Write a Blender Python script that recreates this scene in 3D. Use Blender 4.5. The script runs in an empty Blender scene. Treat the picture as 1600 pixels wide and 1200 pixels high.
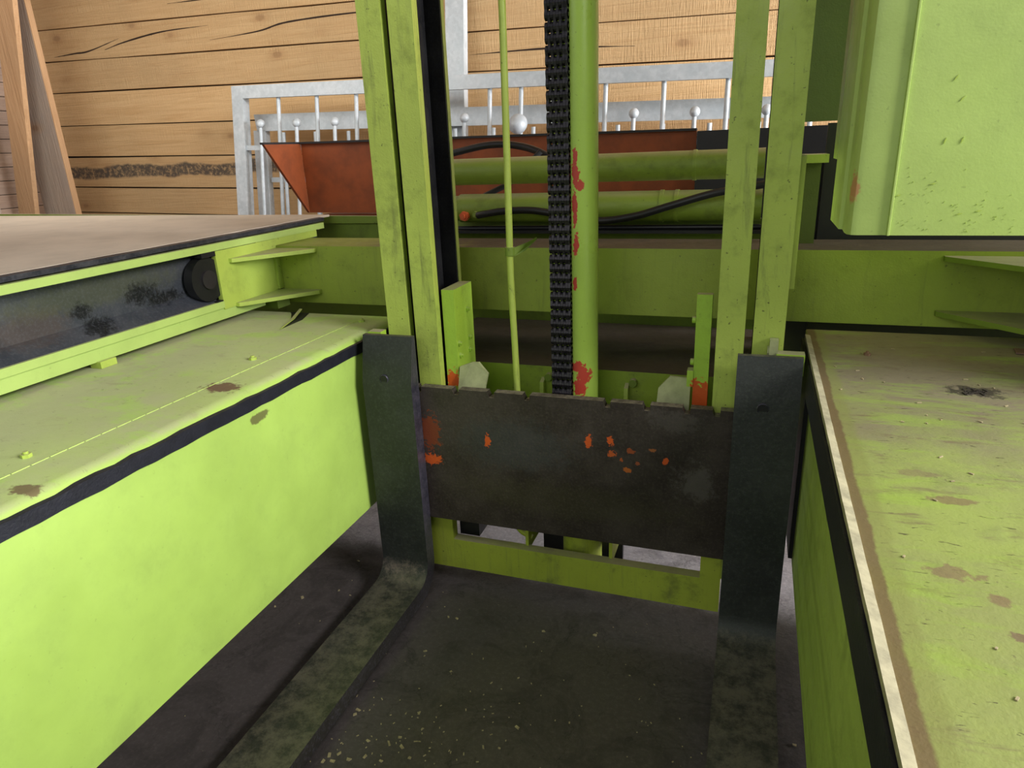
import bpy, bmesh, math, random
from mathutils import Vector, Matrix
C = bpy.context.scene.collection
H = 1.36                      # height of the camera; all z below are given relative to it
R = math.radians
random.seed(7)

# ---------------------------------------------------------------- camera, world, light, exposure
def cam_matrix(yaw, pitch, roll):
    return Matrix.Rotation(yaw, 4, 'Z') @ Matrix.Rotation(pitch, 4, 'X') @ Matrix.Rotation(roll, 4, 'Z')
cd = bpy.data.cameras.new('camera'); cam = bpy.data.objects.new('camera', cd); C.objects.link(cam)
cam.matrix_world = Matrix.Translation((0, 0, H)) @ cam_matrix(R(19.8), R(70.78), R(-2.42))
cd.sensor_width = 36; cd.lens = 1060 / 1600 * 36; cd.clip_start = .01
bpy.context.scene.camera = cam
sc = bpy.context.scene
sc.view_settings.view_transform = 'Standard'; sc.view_settings.look = 'None'
sc.view_settings.gamma = 1; sc.view_settings.use_curve_mapping = False
sc.view_settings.exposure = -0.1
w = bpy.data.worlds.new('sky'); sc.world = w; w.use_nodes = True
w.node_tree.nodes['Background'].inputs[0].default_value = (.80, .88, 1, 1)
w.node_tree.nodes['Background'].inputs[1].default_value = 0.30
def area(name, loc, target, sx, sy, power, col):
    l = bpy.data.lights.new(name, 'AREA'); l.shape = 'RECTANGLE'; l.size = sx; l.size_y = sy
    l.energy = power; l.color = col
    o = bpy.data.objects.new(name, l); C.objects.link(o); o.location = loc
    o.rotation_euler = (Vector(target) - Vector(loc)).to_track_quat('-Z', 'Y').to_euler()
    return o
area('daylight_side_door', (5.0, 0.0, 4.0), (-1.2, 1.4, .6), 2.6, 2.2, 560, (1, .97, .94))
area('daylight_rear_door', (5.5, 3.1, 1.5), (-1.5, 2.9, .4), 1.8, 2.6, 750, (.98, .98, 1))
area('daylight_front_door', (-1.2, -4.5, 3.6), (-1, 3, .9), 5, 2.4, 78, (1, .97, .93))

area('added_wall_fill', (-3.1, 2.3, 2.36), (-3.6, 4.2, .9), 2.4, .7, 22, (1, .96, .88))  # unseen fill lamp, added to brighten the back wall and deck

# ---------------------------------------------------------------- node helpers
class NT:
    def __init__(s, name):
        s.m = bpy.data.materials.new(name); s.m.use_nodes = True
        s.t = s.m.node_tree; s.b = s.t.nodes['Principled BSDF']
        s.tc = s.t.nodes.new('ShaderNodeTexCoord'); s.geo = s.t.nodes.new('ShaderNodeNewGeometry')
    def link(s, a, b): s.t.links.new(a, b)
    def setv(s, sock, v):
        if isinstance(v, bpy.types.NodeSocket): s.link(v, sock)
        elif isinstance(v, (tuple, list)) and len(v) == 3 and sock.type == 'RGBA': sock.default_value = (*v, 1)
        else: sock.default_value = v
    def mapv(s, scale, coord='Object'):
        n = s.t.nodes.new('ShaderNodeMapping'); n.inputs['Scale'].default_value = scale
        s.link(s.tc.outputs[coord] if coord != 'World' else s.geo.outputs['Position'], n.inputs[0]); return n.outputs[0]
    def noise(s, scale, detail=5, rough=.6, vec=None, dist=0):
        n = s.t.nodes.new('ShaderNodeTexNoise'); n.inputs['Scale'].default_value = scale
        n.inputs['Detail'].default_value = detail; n.inputs['Roughness'].default_value = rough
        n.inputs['Distortion'].default_value = dist
        s.link(vec if vec is not None else s.geo.outputs['Position'], n.inputs['Vector']); return n.outputs['Fac']
    def math(s, op, a, b=0., clamp=False):
        n = s.t.nodes.new('ShaderNodeMath'); n.operation = op; n.use_clamp = clamp
        s.setv(n.inputs[0], a); s.setv(n.inputs[1], b); return n.outputs[0]
    def step(s, v, lo, hi, a=0., b=1.):
        n = s.t.nodes.new('ShaderNodeMapRange'); n.interpolation_type = 'SMOOTHSTEP'
        s.setv(n.inputs[0], v); n.inputs[1].default_value = lo; n.inputs[2].default_value = hi
        n.inputs[3].default_value = a; n.inputs[4].default_value = b; return n.outputs[0]
    def mix(s, f, a, b):
        n = s.t.nodes.new('ShaderNodeMix'); n.data_type = 'RGBA'
        s.setv(n.inputs[0], f); s.setv(n.inputs[6], a); s.setv(n.inputs[7], b); return n.outputs[2]
    def mul(s, col, k):
        n = s.t.nodes.new('ShaderNodeVectorMath'); n.operation = 'SCALE'
        s.setv(n.inputs[0], col); s.setv(n.inputs[3], k); return n.outputs[0]
    def axis(s, i):
        n = s.t.nodes.new('ShaderNodeSeparateXYZ'); s.link(s.geo.outputs['Position'], n.inputs[0]); return n.outputs[i]
    def nz(s):
        n = s.t.nodes.new('ShaderNodeSeparateXYZ'); s.link(s.geo.outputs['Normal'], n.inputs[0]); return n.outputs[2]
    def spot(s, c, r, nse, k=1.2, lo=.9, hi=1.0):
        a = s.t.nodes.new('ShaderNodeVectorMath'); a.operation = 'SUBTRACT'; s.link(s.geo.outputs['Position'], a.inputs[0]); a.inputs[1].default_value = c
        b = s.t.nodes.new('ShaderNodeVectorMath'); b.operation = 'DIVIDE'; s.link(a.outputs[0], b.inputs[0]); b.inputs[1].default_value = r
        l = s.t.nodes.new('ShaderNodeVectorMath'); l.operation = 'LENGTH'; s.link(b.outputs[0], l.inputs[0])
        v = s.math('ADD', l.outputs['Value'], s.math('MULTIPLY', s.math('SUBTRACT', nse, .5), k * 2))
        return s.step(v, lo, hi, 1., 0.)
    def bump(s, h, strength=.3, dist=.002):
        n = s.t.nodes.new('ShaderNodeBump'); n.inputs['Strength'].default_value = strength; n.inputs['Distance'].default_value = dist
        s.link(h, n.inputs['Height']); s.link(n.outputs[0], s.b.inputs['Normal'])
    def out(s, col, rough, metal=0.):
        s.setv(s.b.inputs['Base Color'], col); s.setv(s.b.inputs['Roughness'], rough); s.setv(s.b.inputs['Metallic'], metal); return s.m

LIME = (.46, .60, .10)
DUST = (.40, .345, .26); DARKDUST = (.085, .065, .048)
def paint(name, base=LIME, dust=.0, grime=.25, rough=.38, speck=.5, spots=(), ramp=None, patch=None, bump=.25, streak=0, dustcol=DUST, scuff=None, vs=0):
    n = NT(name)
    a = n.noise(3.2, 6, .62); col = n.mix(n.step(a, .3, .75), base, tuple(c * .82 for c in base))
    g = n.noise(9, 7, .7)
    col = n.mix(n.math('MULTIPLY', n.step(g, .50, .74), grime), col, (.10, .12, .03))
    if vs:
        v1 = n.noise(1, 6, .7, n.mapv((38, 38, 3.5), 'World'), .5)
        col = n.mix(n.math('MULTIPLY', n.step(v1, .52, .72), vs), col, (.13, .15, .05))
        v2 = n.noise(1, 5, .75, n.mapv((20, 20, 9), 'World'), 1.)
        col = n.mix(n.math('MULTIPLY', n.step(v2, .60, .74), vs), col, (.055, .05, .03))
    if streak:
        sv = n.noise(1, 5, .6, n.mapv((2.0, .6, 26), 'World'))
        col = n.mix(n.math('MULTIPLY', n.step(sv, .45, .75), streak), col, (.16, .22, .03))
    if speck:
        p = n.noise(95, 2, .5); col = n.mix(n.math('MULTIPLY', n.step(p, .70, .76), speck), col, (.05, .05, .02))
    if dust:
        d = n.noise(5, 6, .65); up = n.step(n.nz(), .55, .9)
        f = n.step(d, .25, .75, dust * .45, dust)
        if ramp:
            ax, r0, r1, v0, v1 = ramp
            f = n.math('ADD', f, n.math('MULTIPLY', n.step(n.math('ADD', n.axis(ax), n.math('MULTIPLY', n.math('SUBTRACT', d, .5), .8)), r0, r1, v0, v1), 1.), True)
        col = n.mix(n.math('MULTIPLY', up, f), col, dustcol)
    if scuff:
        vec, amt, scol = scuff
        up = n.step(n.nz(), .55, .9)
        s1 = n.noise(1, 5, .68, n.mapv(vec, 'World'), .6)
        col = n.mix(n.math('MULTIPLY', up, n.step(s1, .56, .70, 0, amt)), col, scol)
        s2 = n.noise(1, 4, .6, n.mapv(tuple(v * 5.5 for v in vec), 'World'), .8)
        col = n.mix(n.math('MULTIPLY', up, n.step(s2, .63, .70, 0, amt * 1.3)), col, tuple(c * .35 for c in scol))
        s3 = n.noise(1, 6, .7, n.mapv(tuple(v * .5 for v in vec), 'World'), .3)
        col = n.mix(n.math('MULTIPLY', up, n.step(s3, .50, .66, 0, .45)), col, tuple(b * m for b, m in zip(base, (.85, 1.0, .6))))
    if patch:
        for (c, r, k2, pc, amt) in patch:
            col = n.mix(n.math('MULTIPLY', n.spot(c, r, n.noise(14 if max(r) > .08 else 45, 5, .7), k2, .7, 1.15), amt), col, pc)
    fine = n.noise(70, 5, .7)
    for (c, r, sc_) in spots:
        col = n.mix(n.spot(c, r, fine, 1.5), col, sc_)
    h = n.math('ADD', n.noise(220, 3, .5), n.math('MULTIPLY', n.noise(18, 4, .6), 3.))
    n.bump(h, bump, .002)
    return n.out(col, n.step(g, .3, .8, rough, rough + .3))

def metal_dark(name, base, base2, rough=.5, metal=.3, dust=0., spots=(), patch=(), scale=6, bump=.25):
    n = NT(name)
    a = n.noise(scale, 7, .7); col = n.mix(n.step(a, .35, .7), base, base2)
    s2 = n.noise(1, 6, .7, n.mapv((10, 10, 40), 'World')); col = n.mix(n.step(s2, .55, .85, 0, .35), col, tuple(c * 2.2 for c in base))
    for (c, r, k2, pc, amt) in patch:
        col = n.mix(n.math('MULTIPLY', n.spot(c, r, n.noise(38, 8, .8), k2, .5, 1.3), amt), col, pc)
    sc3 = n.noise(1, 4, .7, n.mapv((25, 25, 160), 'World'), 1.5); col = n.mix(n.step(sc3, .66, .78, 0, .5), col, tuple(c * 3 for c in base2))
    pn = n.noise(130, 4, .7); col = n.mix(n.step(pn, .45, .75, 0, .4), col, tuple(c * 1.9 for c in base2))
    if dust:
        d = n.noise(20, 9, .8)
        col = n.mix(n.math('MULTIPLY', n.step(n.nz(), .5, .9), n.step(d, .38, .62, dust * .15, dust)), col, (.30, .265, .19))
    fine = n.noise(60, 5, .75, n.mapv((1, 1, 1), 'World'), 1.0)
    for (c, r, sc_) in spots: col = n.mix(n.spot(c, r, fine, 1.7), col, sc_)
    n.bump(n.math('ADD', n.noise(160, 4, .6), n.math('MULTIPLY', n.noise(14, 5, .6), 4.)), bump, .002)
    return n.out(col, n.step(a, .3, .8, rough - .08, rough + .15), metal)

def wood(name, base, dark, sx=(1.2, 30, 30), rough=.75, mould=None, knots=True, grey=0.):
    n = NT(name)
    oi = n.t.nodes.new('ShaderNodeObjectInfo')
    sv = n.t.nodes.new('ShaderNodeVectorMath'); sv.operation = 'SCALE'; n.link(n.geo.outputs['Position'], sv.inputs[0]); sv.inputs[3].default_value = 1
    ad = n.t.nodes.new('ShaderNodeVectorMath'); ad.operation = 'ADD'; n.link(sv.outputs[0], ad.inputs[0])
    cmb = n.t.nodes.new('ShaderNodeCombineXYZ'); n.setv(cmb.inputs[0], n.math('MULTIPLY', oi.outputs['Random'], 37.)); n.link(cmb.outputs[0], ad.inputs[1])
    mp = n.t.nodes.new('ShaderNodeMapping'); mp.inputs['Scale'].default_value = sx; n.link(ad.outputs[0], mp.inputs[0])
    a = n.noise(1, 7, .62, mp.outputs[0], 1.6)
    col = n.mix(n.step(a, .3, .8), base, dark)
    b = n.noise(1.6, 3, .5, ad.outputs[0]); col = n.mix(n.step(b, .4, .75, 0, .45), col, tuple(c * .68 for c in base))
    col = n.mul(col, n.step(oi.outputs['Random'], 0, 1, .86, 1.08))
    if grey: col = n.mix(n.step(n.noise(4, 5, .6, ad.outputs[0]), .35, .7, grey * .3, grey), col, (.30, .25, .22))
    if knots:
        v = n.t.nodes.new('ShaderNodeTexVoronoi'); v.inputs['Scale'].default_value = 1; v.feature = 'F1'
        mk = n.t.nodes.new('ShaderNodeMapping'); mk.inputs['Scale'].default_value = (2.6, 4, 5.2); n.link(ad.outputs[0], mk.inputs[0]); n.link(mk.outputs[0], v.inputs['Vector'])
        kd = n.step(v.outputs['Distance'], .06, .13, 1, 0)
        col = n.mix(n.math('MULTIPLY', kd, .45), col, (.16, .075, .03))
        col = n.mix(n.step(v.outputs['Distance'], .1, .3, .3, 0), col, (.38, .20, .08))
    if mould:
        zc, zr = mould
        z = n.axis(2); wob = n.noise(2.2, 4, .6)
        dz = n.math('ABSOLUTE', n.math('SUBTRACT', n.math('ADD', z, n.math('MULTIPLY', n.math('SUBTRACT', wob, .5), .13)), zc))
        fm = n.math('MULTIPLY', n.step(dz, zr * .6, zr, 1, 0), n.step(n.noise(34, 8, .85), .40, .52, .30, 1))
        col = n.mix(n.math('MULTIPLY', fm, .9), col, (.05, .047, .045))
    saw = n.noise(1, 3, .6, n.mapv((160, 10, 8), 'World'))
    n.bump(n.math('ADD', n.math('MULTIPLY', a, 2.), n.math('MULTIPLY', saw, 1.6)), .8, .004)
    return n.out(col, rough)

def galv(name):
    n = NT(name)
    v = n.t.nodes.new('ShaderNodeTexVoronoi'); v.inputs['Scale'].default_value = 60; n.link(n.geo.outputs['Position'], v.inputs['Vector'])
    a = n.noise(12, 5, .6)
    col = n.mix(n.step(a, .3, .7), (.47, .53, .57), (.62, .67, .71))
    col = n.mix(n.step(v.outputs['Color'], .2, .8, 0, .25), col, (.36, .40, .43))
    n.bump(a, .1, .001)
    return n.out(col, n.step(a, .3, .7, .38, .55), .12)

def plain(name, c, rough=.6, metal=0., var=.25, scale=20, bump=.2):
    n = NT(name); a = n.noise(scale, 6, .65)
    n.bump(n.noise(scale * 6, 4, .6), bump, .0015)
    return n.out(n.mix(n.step(a, .3, .75), c, tuple(x * (1 - var) for x in c)), rough, metal)

def Pz(x, y, z): return (x, y, z + H)
ORANGE = (.62, .10, .015); RED = (.50, .06, .035)
M = {}
M['green'] = paint('lime_paint_worn', dust=.75)
M['green_dark'] = paint('lime_paint_shade_grime', (.19, .28, .03), dust=.9, grime=.6, rough=.5)  # lime darkened to carry the shade deep in the truck, with grime over it
M['green_face'] = paint('lime_paint_clean', (.46, .63, .165), dust=.6, grime=.10, speck=.15, rough=.42, bump=.12,
    patch=[])
M['box_left'] = paint('dusty_lime_box_left', (.46, .68, .13), dust=.66, dustcol=(.46, .42, .32), scuff=((9, 14, 10), .25, (.24, .19, .13)), speck=.12, grime=.10, rough=.4, ramp=(0, -1.20, -1.7, 0, .35), bump=.12,
    patch=[(Pz(-1.18, 1.22, -.517), (.05, .035, .03), 1.3, (.13, .06, .045), .9),
           (Pz(-1.1, 1.235, -.592), (.1, .035, .010), 1.8, (.12, .10, .04), .85),
           (Pz(-1.14, .70, -.517), (.03, .02, .02), 1.3, (.13, .06, .045), .8)])
M['box_right'] = paint('dusty_lime_box_right', (.40, .52, .105), dust=.50, grime=.5, rough=.42, ramp=(1, 1.0, 1.9, 0, .85), dustcol=(.27, .225, .155), bump=.2, streak=.5, scuff=((7, 26, 10), .65, (.20, .14, .095)),
    patch=[(Pz(.178, 1.1, -.517), (.030, 1.9, .03), .4, (.27, .29, .09), .6), (Pz(.172, 1.1, -.517), (.012, 1.9, .03), .7, (.17, .10, .06), .8),
           (Pz(.46, 1.56, -.517), (.05, .035, .03), 1.6, (.06, .05, .04), .9),
           (Pz(.308, 1.045, -.517), (.035, .013, .03), 1.4, (.24, .15, .10), .7),
           (Pz(.27, 1.13, -.517), (.03, .014, .03), 1.6, (.24, .16, .11), .5),
           (Pz(.262, .845, -.517), (.03, .016, .03), 1.6, (.24, .15, .10), .7),
           (Pz(.30, .80, -.517), (.012, .012, .03), 1.0, (.24, .14, .10), .7),
           (Pz(.31, .735, -.517), (.018, .008, .03), 1.4, (.20, .12, .09), .8)])
M['lip'] = plain('dusty_lip', (.46, .42, .27), .8, var=.45, scale=30)
M['cab'] = paint('cab_paint', (.47, .62, .17), dust=.3, grime=.12, rough=.34, speck=.2, bump=.12,
    patch=[(Pz(.176, 1.5, -.10), (.012, .03, .03), 1.4, (.55, .20, .10), .8)])
M['mast'] = paint('mast_paint', (.48, .60, .105), vs=.55, dust=.7, grime=.45, speck=.7, rough=.38)
M['crossm'] = paint('mast_bottom_paint', (.38, .45, .045), vs=.4, dust=.9, grime=.65, speck=.6, rough=.5)
M['bracket'] = paint('bracket_paint', (.40, .62, .06), dust=.95, grime=.4, speck=.5,
    spots=[(Pz(-.83, 1.78, -.66), (.03, .03, .035), ORANGE), (Pz(-.105, 1.78, -.66), (.04, .03, .055), ORANGE)])
cs = [(-.447, -.03, .006, .03), (-.446, -.075, .010, .03), (-.437, -.10, .014, .012), (-.449, -.16, .006, .05), (-.447, -.25, .007, .035), (-.45, -.36, .006, .02),
      (-.43, -.625, .020, .032), (-.437, -.66, .018, .03), (-.445, -.60, .015, .02)]
M['cylinder'] = paint('lift_cylinder_paint', (.42, .62, .09), dust=.3, grime=.12, speck=.35, rough=.25, bump=.15,
    spots=[(Pz(x, 1.80, z), (rx, .08, rz), RED) for x, z, rx, rz in cs])
M['hyd'] = paint('ram_paint', (.25, .35, .04), dust=.6, grime=.5, speck=.4, rough=.4)  # dirty olive, darkened further to stand in for shade behind the mast
M['tab'] = plain('dusty_tab', (.42, .45, .22), .8, var=.3, scale=25)
M['web'] = metal_dark('rail_web_black', (.045, .052, .070), (.075, .08, .095), .42, .3, patch=[
    (Pz(-1.7, 1.15, -.38), (.1, .12, .05), 1.0, (.10, .065, .05), .5), (Pz(-1.7, 1.35, -.33), (.1, .3, .04), 1.0, (.10, .11, .055), .5),
    (Pz(-1.7, 1.50, -.36), (.1, .06, .03), 1.6, (.008, .009, .012), .95), (Pz(-1.7, 1.33, -.42), (.1, .05, .03), 1.6, (.008, .009, .012), .95),
    (Pz(-1.7, 1.30, -.37), (.1, .03, .02), 1.6, (.008, .009, .012), .95), (Pz(-1.7, 1.58, -.39), (.1, .08, .02), 1.9, (.008, .009, .012), .95)])
M['plate'] = metal_dark('carriage_plate_steel', (.026, .019, .015), (.056, .044, .036), .55, .2, dust=.8,
    spots=[(Pz(x, 1.7, z), (rx, .05, rz), c) for x, z, rx, rz, c in [
        (-.883, -.80, .035, .06, (.20, .045, .015)), (-.885, -.895, .035, .018, ORANGE), (-.696, -.816, .009, .02, ORANGE),
        (-.392, -.784, .011, .018, ORANGE), (-.332, -.777, .010, .014, ORANGE), (-.328, -.815, .012, .009, (.5, .1, .02)), (-.275, -.80, .010, .008, (.3, .07, .02)),
        (-.283, -.859, .014, .007, (.45, .12, .02)), (-.18, -.821, .008, .010, ORANGE), (-.215, -.79, .010, .005, (.30, .10, .03)), (-.30, -.83, .005, .006, (.4, .09, .02)), (-.255, -.835, .006, .005, (.3, .08, .03))]],
    patch=[(Pz(-.62, 1.7, -.82), (.18, .1, .08), 1.2, (.045, .05, .05), .6), (Pz(-.10, 1.7, -.88), (.05, .1, .05), 2.6, (.12, .11, .10), .55),
           (Pz(-.16, 1.7, -.70), (.07, .1, .03), 2.6, (.09, .08, .07), .5), (Pz(-.45, 1.7, -.98), (.35, .1, .06), 1.0, (.05, .045, .02), .5)])
M['fork_steel'] = metal_dark('fork_steel', (.026, .030, .027), (.045, .050, .045), .5, .35, dust=.42, scale=5,
    patch=[(Pz(-1.0, 1.60, -1.26), (.1, .05, .03), 1.4, (.25, .2, .16), .8)])
M['fork_edge'] = metal_dark('fork_edge', (.05, .05, .07), (.10, .09, .12), .42, .45, scale=25, patch=[(Pz(-.45, .7, -1.33), (2, 1.2, .19), .2, (.045, .042, .034), 1.)])
M['channel_black'] = metal_dark('greased_channel', (.010, .010, .012), (.022, .022, .024), .35, .3)
M['rubber'] = plain('black_rubber', (.018, .019, .028), .45, var=.4, scale=30, bump=.5)
M['chain'] = metal_dark('chain_steel', (.014, .012, .016), (.035, .032, .036), .38, .55, scale=40)
M['hose'] = plain('hose_rubber', (.012, .012, .014), .4)
M['black'] = plain('black_iron', (.008, .008, .010), .55)
M['deck'] = plain('dusty_deck_sheet', (.60, .52, .42), .75, var=.2, scale=4, bump=.35)
M['deck_edge'] = metal_dark('deck_edge', (.022, .024, .034), (.06, .06, .07), .45, .3, scale=30)
M['orange'] = plain('orange_bucket_paint', (.26, .055, .008), .6, var=.4, scale=9)
M['orange_bolt'] = plain('orange_bolt_paint', (.75, .14, .04), .5)
M['galv'] = galv('galvanised_steel')
WB = (.74, .50, .25); WD = (.62, .38, .17)
M['plank'] = wood('spruce_plank', WB, WD)
M['plank_mould'] = wood('spruce_plank_mouldy', WB, WD, mould=(H - .055, .052))
M['plank_side'] = wood('side_wall_board', (.50, .36, .27), (.36, .24, .17), (30, 1.2, 30), grey=.3, knots=False)
M['timber'] = wood('rough_timber', (.62, .38, .20), (.46, .26, .12), (30, 30, 1.4))
M['timber_grey'] = wood('weathered_board', (.52, .40, .30), (.36, .27, .20), (30, 30, 1.2), grey=.6)
M['crack'] = plain('dark_crack', (.035, .018, .01), .9)
M['chip'] = plain('pale_wood_chip', (.50, .42, .24), .8, var=.5, scale=50)
def floor_mat():
    n = NT('concrete_floor')
    a = n.noise(2.2, 7, .65); col = n.mix(n.step(a, .3, .7), (.42, .38, .42), (.34, .31, .33))
    col = n.mix(n.step(n.noise(40, 5, .8), .45, .8, 0, .5), col, (.36, .33, .34))
    # dark bay in front of the mast: its shade painted into the floor colour
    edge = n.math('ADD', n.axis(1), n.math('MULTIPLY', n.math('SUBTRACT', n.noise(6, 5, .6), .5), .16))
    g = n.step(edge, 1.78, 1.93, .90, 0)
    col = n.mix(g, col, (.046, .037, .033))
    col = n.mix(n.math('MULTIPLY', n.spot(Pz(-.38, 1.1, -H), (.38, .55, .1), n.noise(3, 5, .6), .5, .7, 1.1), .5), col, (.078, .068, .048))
    fg = n.noise(75, 6, .8); col = n.mix(n.step(fg, .45, .72, 0, .5), col, n.mul(col, 2.0))
    fb = n.noise(5, 7, .7, None, 1.2); col = n.mix(n.step(fb, .46, .62, 0, .55), col, n.mul(col, .45))
    ck = n.math('ABSOLUTE', n.math('SUBTRACT', n.noise(1.7, 6, .62, None, .4), .5)); col = n.mix(n.step(ck, 0, .005, .4, 0), col, n.mul(col, .3))
    col = n.mix(n.step(n.noise(120, 2, .5), .72, .77, 0, .5), col, (.25, .21, .15))
    n.bump(n.noise(60, 6, .7), .35, .004)
    return n.out(col, .75)
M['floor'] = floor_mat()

# ---------------------------------------------------------------- object helpers
def place(o, parent):
    """object origin at bottom centre of its mesh, parented without moving"""
    if parent is not None:
        o.parent = parent
        p = Vector((0, 0, 0)); q = parent
        while q is not None: p += q.location; q = q.parent
        o.location = o.location - p
def build(name, bm, mat, parent=None, bevel=0, smooth=False):
    vs = [v.co.copy() for v in bm.verts]
    lo = Vector([min(v[i] for v in vs) for i in range(3)]); hi = Vector([max(v[i] for v in vs) for i in range(3)])
    c = Vector(((lo.x + hi.x) / 2, (lo.y + hi.y) / 2, lo.z))
    for v in bm.verts: v.co -= c
    if bevel:
        bmesh.ops.bevel(bm, geom=[e for e in bm.edges if len(e.link_faces) == 2 and e.calc_face_angle(0) > .5], offset=bevel, segments=2, affect='EDGES', profile=.6)
    bmesh.ops.recalc_face_normals(bm, faces=bm.faces)
    me = bpy.data.meshes.new(name); bm.to_mesh(me); bm.free()
    if smooth:
        for p in me.polygons: p.use_smooth = True
        try: me.set_sharp_from_angle(angle=R(40))
        except Exception: pass
    me.materials.append(mat)
    o = bpy.data.objects.new(name, me); C.objects.link(o); o.location = c + Vector((0, 0, H))
    place(o, parent); return o
def abox(bm, x0, x1, y0, y1, z0, z1):
    v = [bm.verts.new(p) for p in [(x0, y0, z0), (x1, y0, z0), (x1, y1, z0), (x0, y1, z0), (x0, y0, z1), (x1, y0, z1), (x1, y1, z1), (x0, y1, z1)]]
    for f in [(0, 3, 2, 1), (4, 5, 6, 7), (0, 1, 5, 4), (1, 2, 6, 5), (2, 3, 7, 6), (3, 0, 4, 7)]: bm.faces.new([v[i] for i in f])
def box(name, x0, x1, y0, y1, z0, z1, mat, parent=None, bevel=.003):
    bm = bmesh.new(); abox(bm, x0, x1, y0, y1, z0, z1); return build(name, bm, mat, parent, bevel)
def aprism(bm, pts, off):
    """pts: planar outline in 3D, swept by off"""
    off = Vector(off); a = [bm.verts.new(p) for p in pts]; b = [bm.verts.new(Vector(p) + off) for p in pts]
    bm.faces.new(a[::-1]); bm.faces.new(b); k = len(a)
    for i in range(k): bm.faces.new([a[i], a[(i + 1) % k], b[(i + 1) % k], b[i]])
def prism(name, pts, off, mat, parent=None, bevel=0, smooth=False):
    bm = bmesh.new(); aprism(bm, pts, off); return build(name, bm, mat, parent, bevel, smooth)
def acyl(bm, p, q, r, n=20, r2=None, cap=True):
    p = Vector(p); q = Vector(q); d = (q - p).normalized(); u = d.orthogonal().normalized(); w_ = d.cross(u)
    r2 = r if r2 is None else r2
    a = [bm.verts.new(p + (u * math.cos(t) + w_ * math.sin(t)) * r) for t in [2 * math.pi * i / n for i in range(n)]]
    b = [bm.verts.new(q + (u * math.cos(t) + w_ * math.sin(t)) * r2) for t in [2 * math.pi * i / n for i in range(n)]]
    if cap: bm.faces.new(a[::-1]); bm.faces.new(b)
    for i in range(n): bm.faces.new([a[i], a[(i + 1) % n], b[(i + 1) % n], b[i]])
def cyl(name, p, q, r, mat, parent=None, n=24, r2=None, smooth=True):
    bm = bmesh.new(); acyl(bm, p, q, r, n, r2); return build(name, bm, mat, parent, 0, smooth)
def atube(bm, pts, r, n=10):
    pts = [Vector(p) for p in pts]; rings = []; u = None
    for i, p in enumerate(pts):
        d = (pts[min(i + 1, len(pts) - 1)] - pts[max(i - 1, 0)]).normalized()
        u = d.orthogonal().normalized() if u is None else (u - d * u.dot(d)).normalized()
        w_ = d.cross(u)
        rings.append([bm.verts.new(p + (u * math.cos(2 * math.pi * k / n) + w_ * math.sin(2 * math.pi * k / n)) * r) for k in range(n)])
    for a, b in zip(rings, rings[1:]):
        for k in range(n): bm.faces.new([a[k], a[(k + 1) % n], b[(k + 1) % n], b[k]])
    bm.faces.new(rings[0][::-1]); bm.faces.new(rings[-1])
def spline(pts, m=8):
    P = [Vector(p) for p in pts]; P = [P[0] * 2 - P[1]] + P + [P[-1] * 2 - P[-2]]; out = []
    for i in range(1, len(P) - 2):
        for k in range(m):
            t = k / m; a, b, c, d = P[i - 1:i + 3]
            out.append(.5 * ((2 * b) + (c - a) * t + (2 * a - 5 * b + 4 * c - d) * t * t + (3 * b - a - 3 * c + d) * t ** 3))
    out.append(P[-2]); return out
def tube(name, pts, r, mat, parent=None, n=10, m=8):
    bm = bmesh.new(); atube(bm, spline(pts, m), r, n); return build(name, bm, mat, parent, 0, True)
def thing(name, label, cat, loc, group=None):
    o = bpy.data.objects.new(name, None); o.empty_display_size = .1; C.objects.link(o)
    o.location = (loc[0], loc[1], loc[2] + H); o['label'] = label; o['category'] = cat
    if group: o['group'] = group
    return o
def tag(o, label, cat, group=None):
    o['label'] = label; o['category'] = cat
    if group: o['group'] = group
    return o
def hexbolt(name, c, axis, r, t, mat, parent):
    c = Vector(c); bm = bmesh.new(); acyl(bm, c, c + Vector(axis) * t, r, 6); acyl(bm, c + Vector(axis) * t, c + Vector(axis) * t * 1.6, r * .5, 10)
    return build(name, bm, mat, parent)

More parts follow.
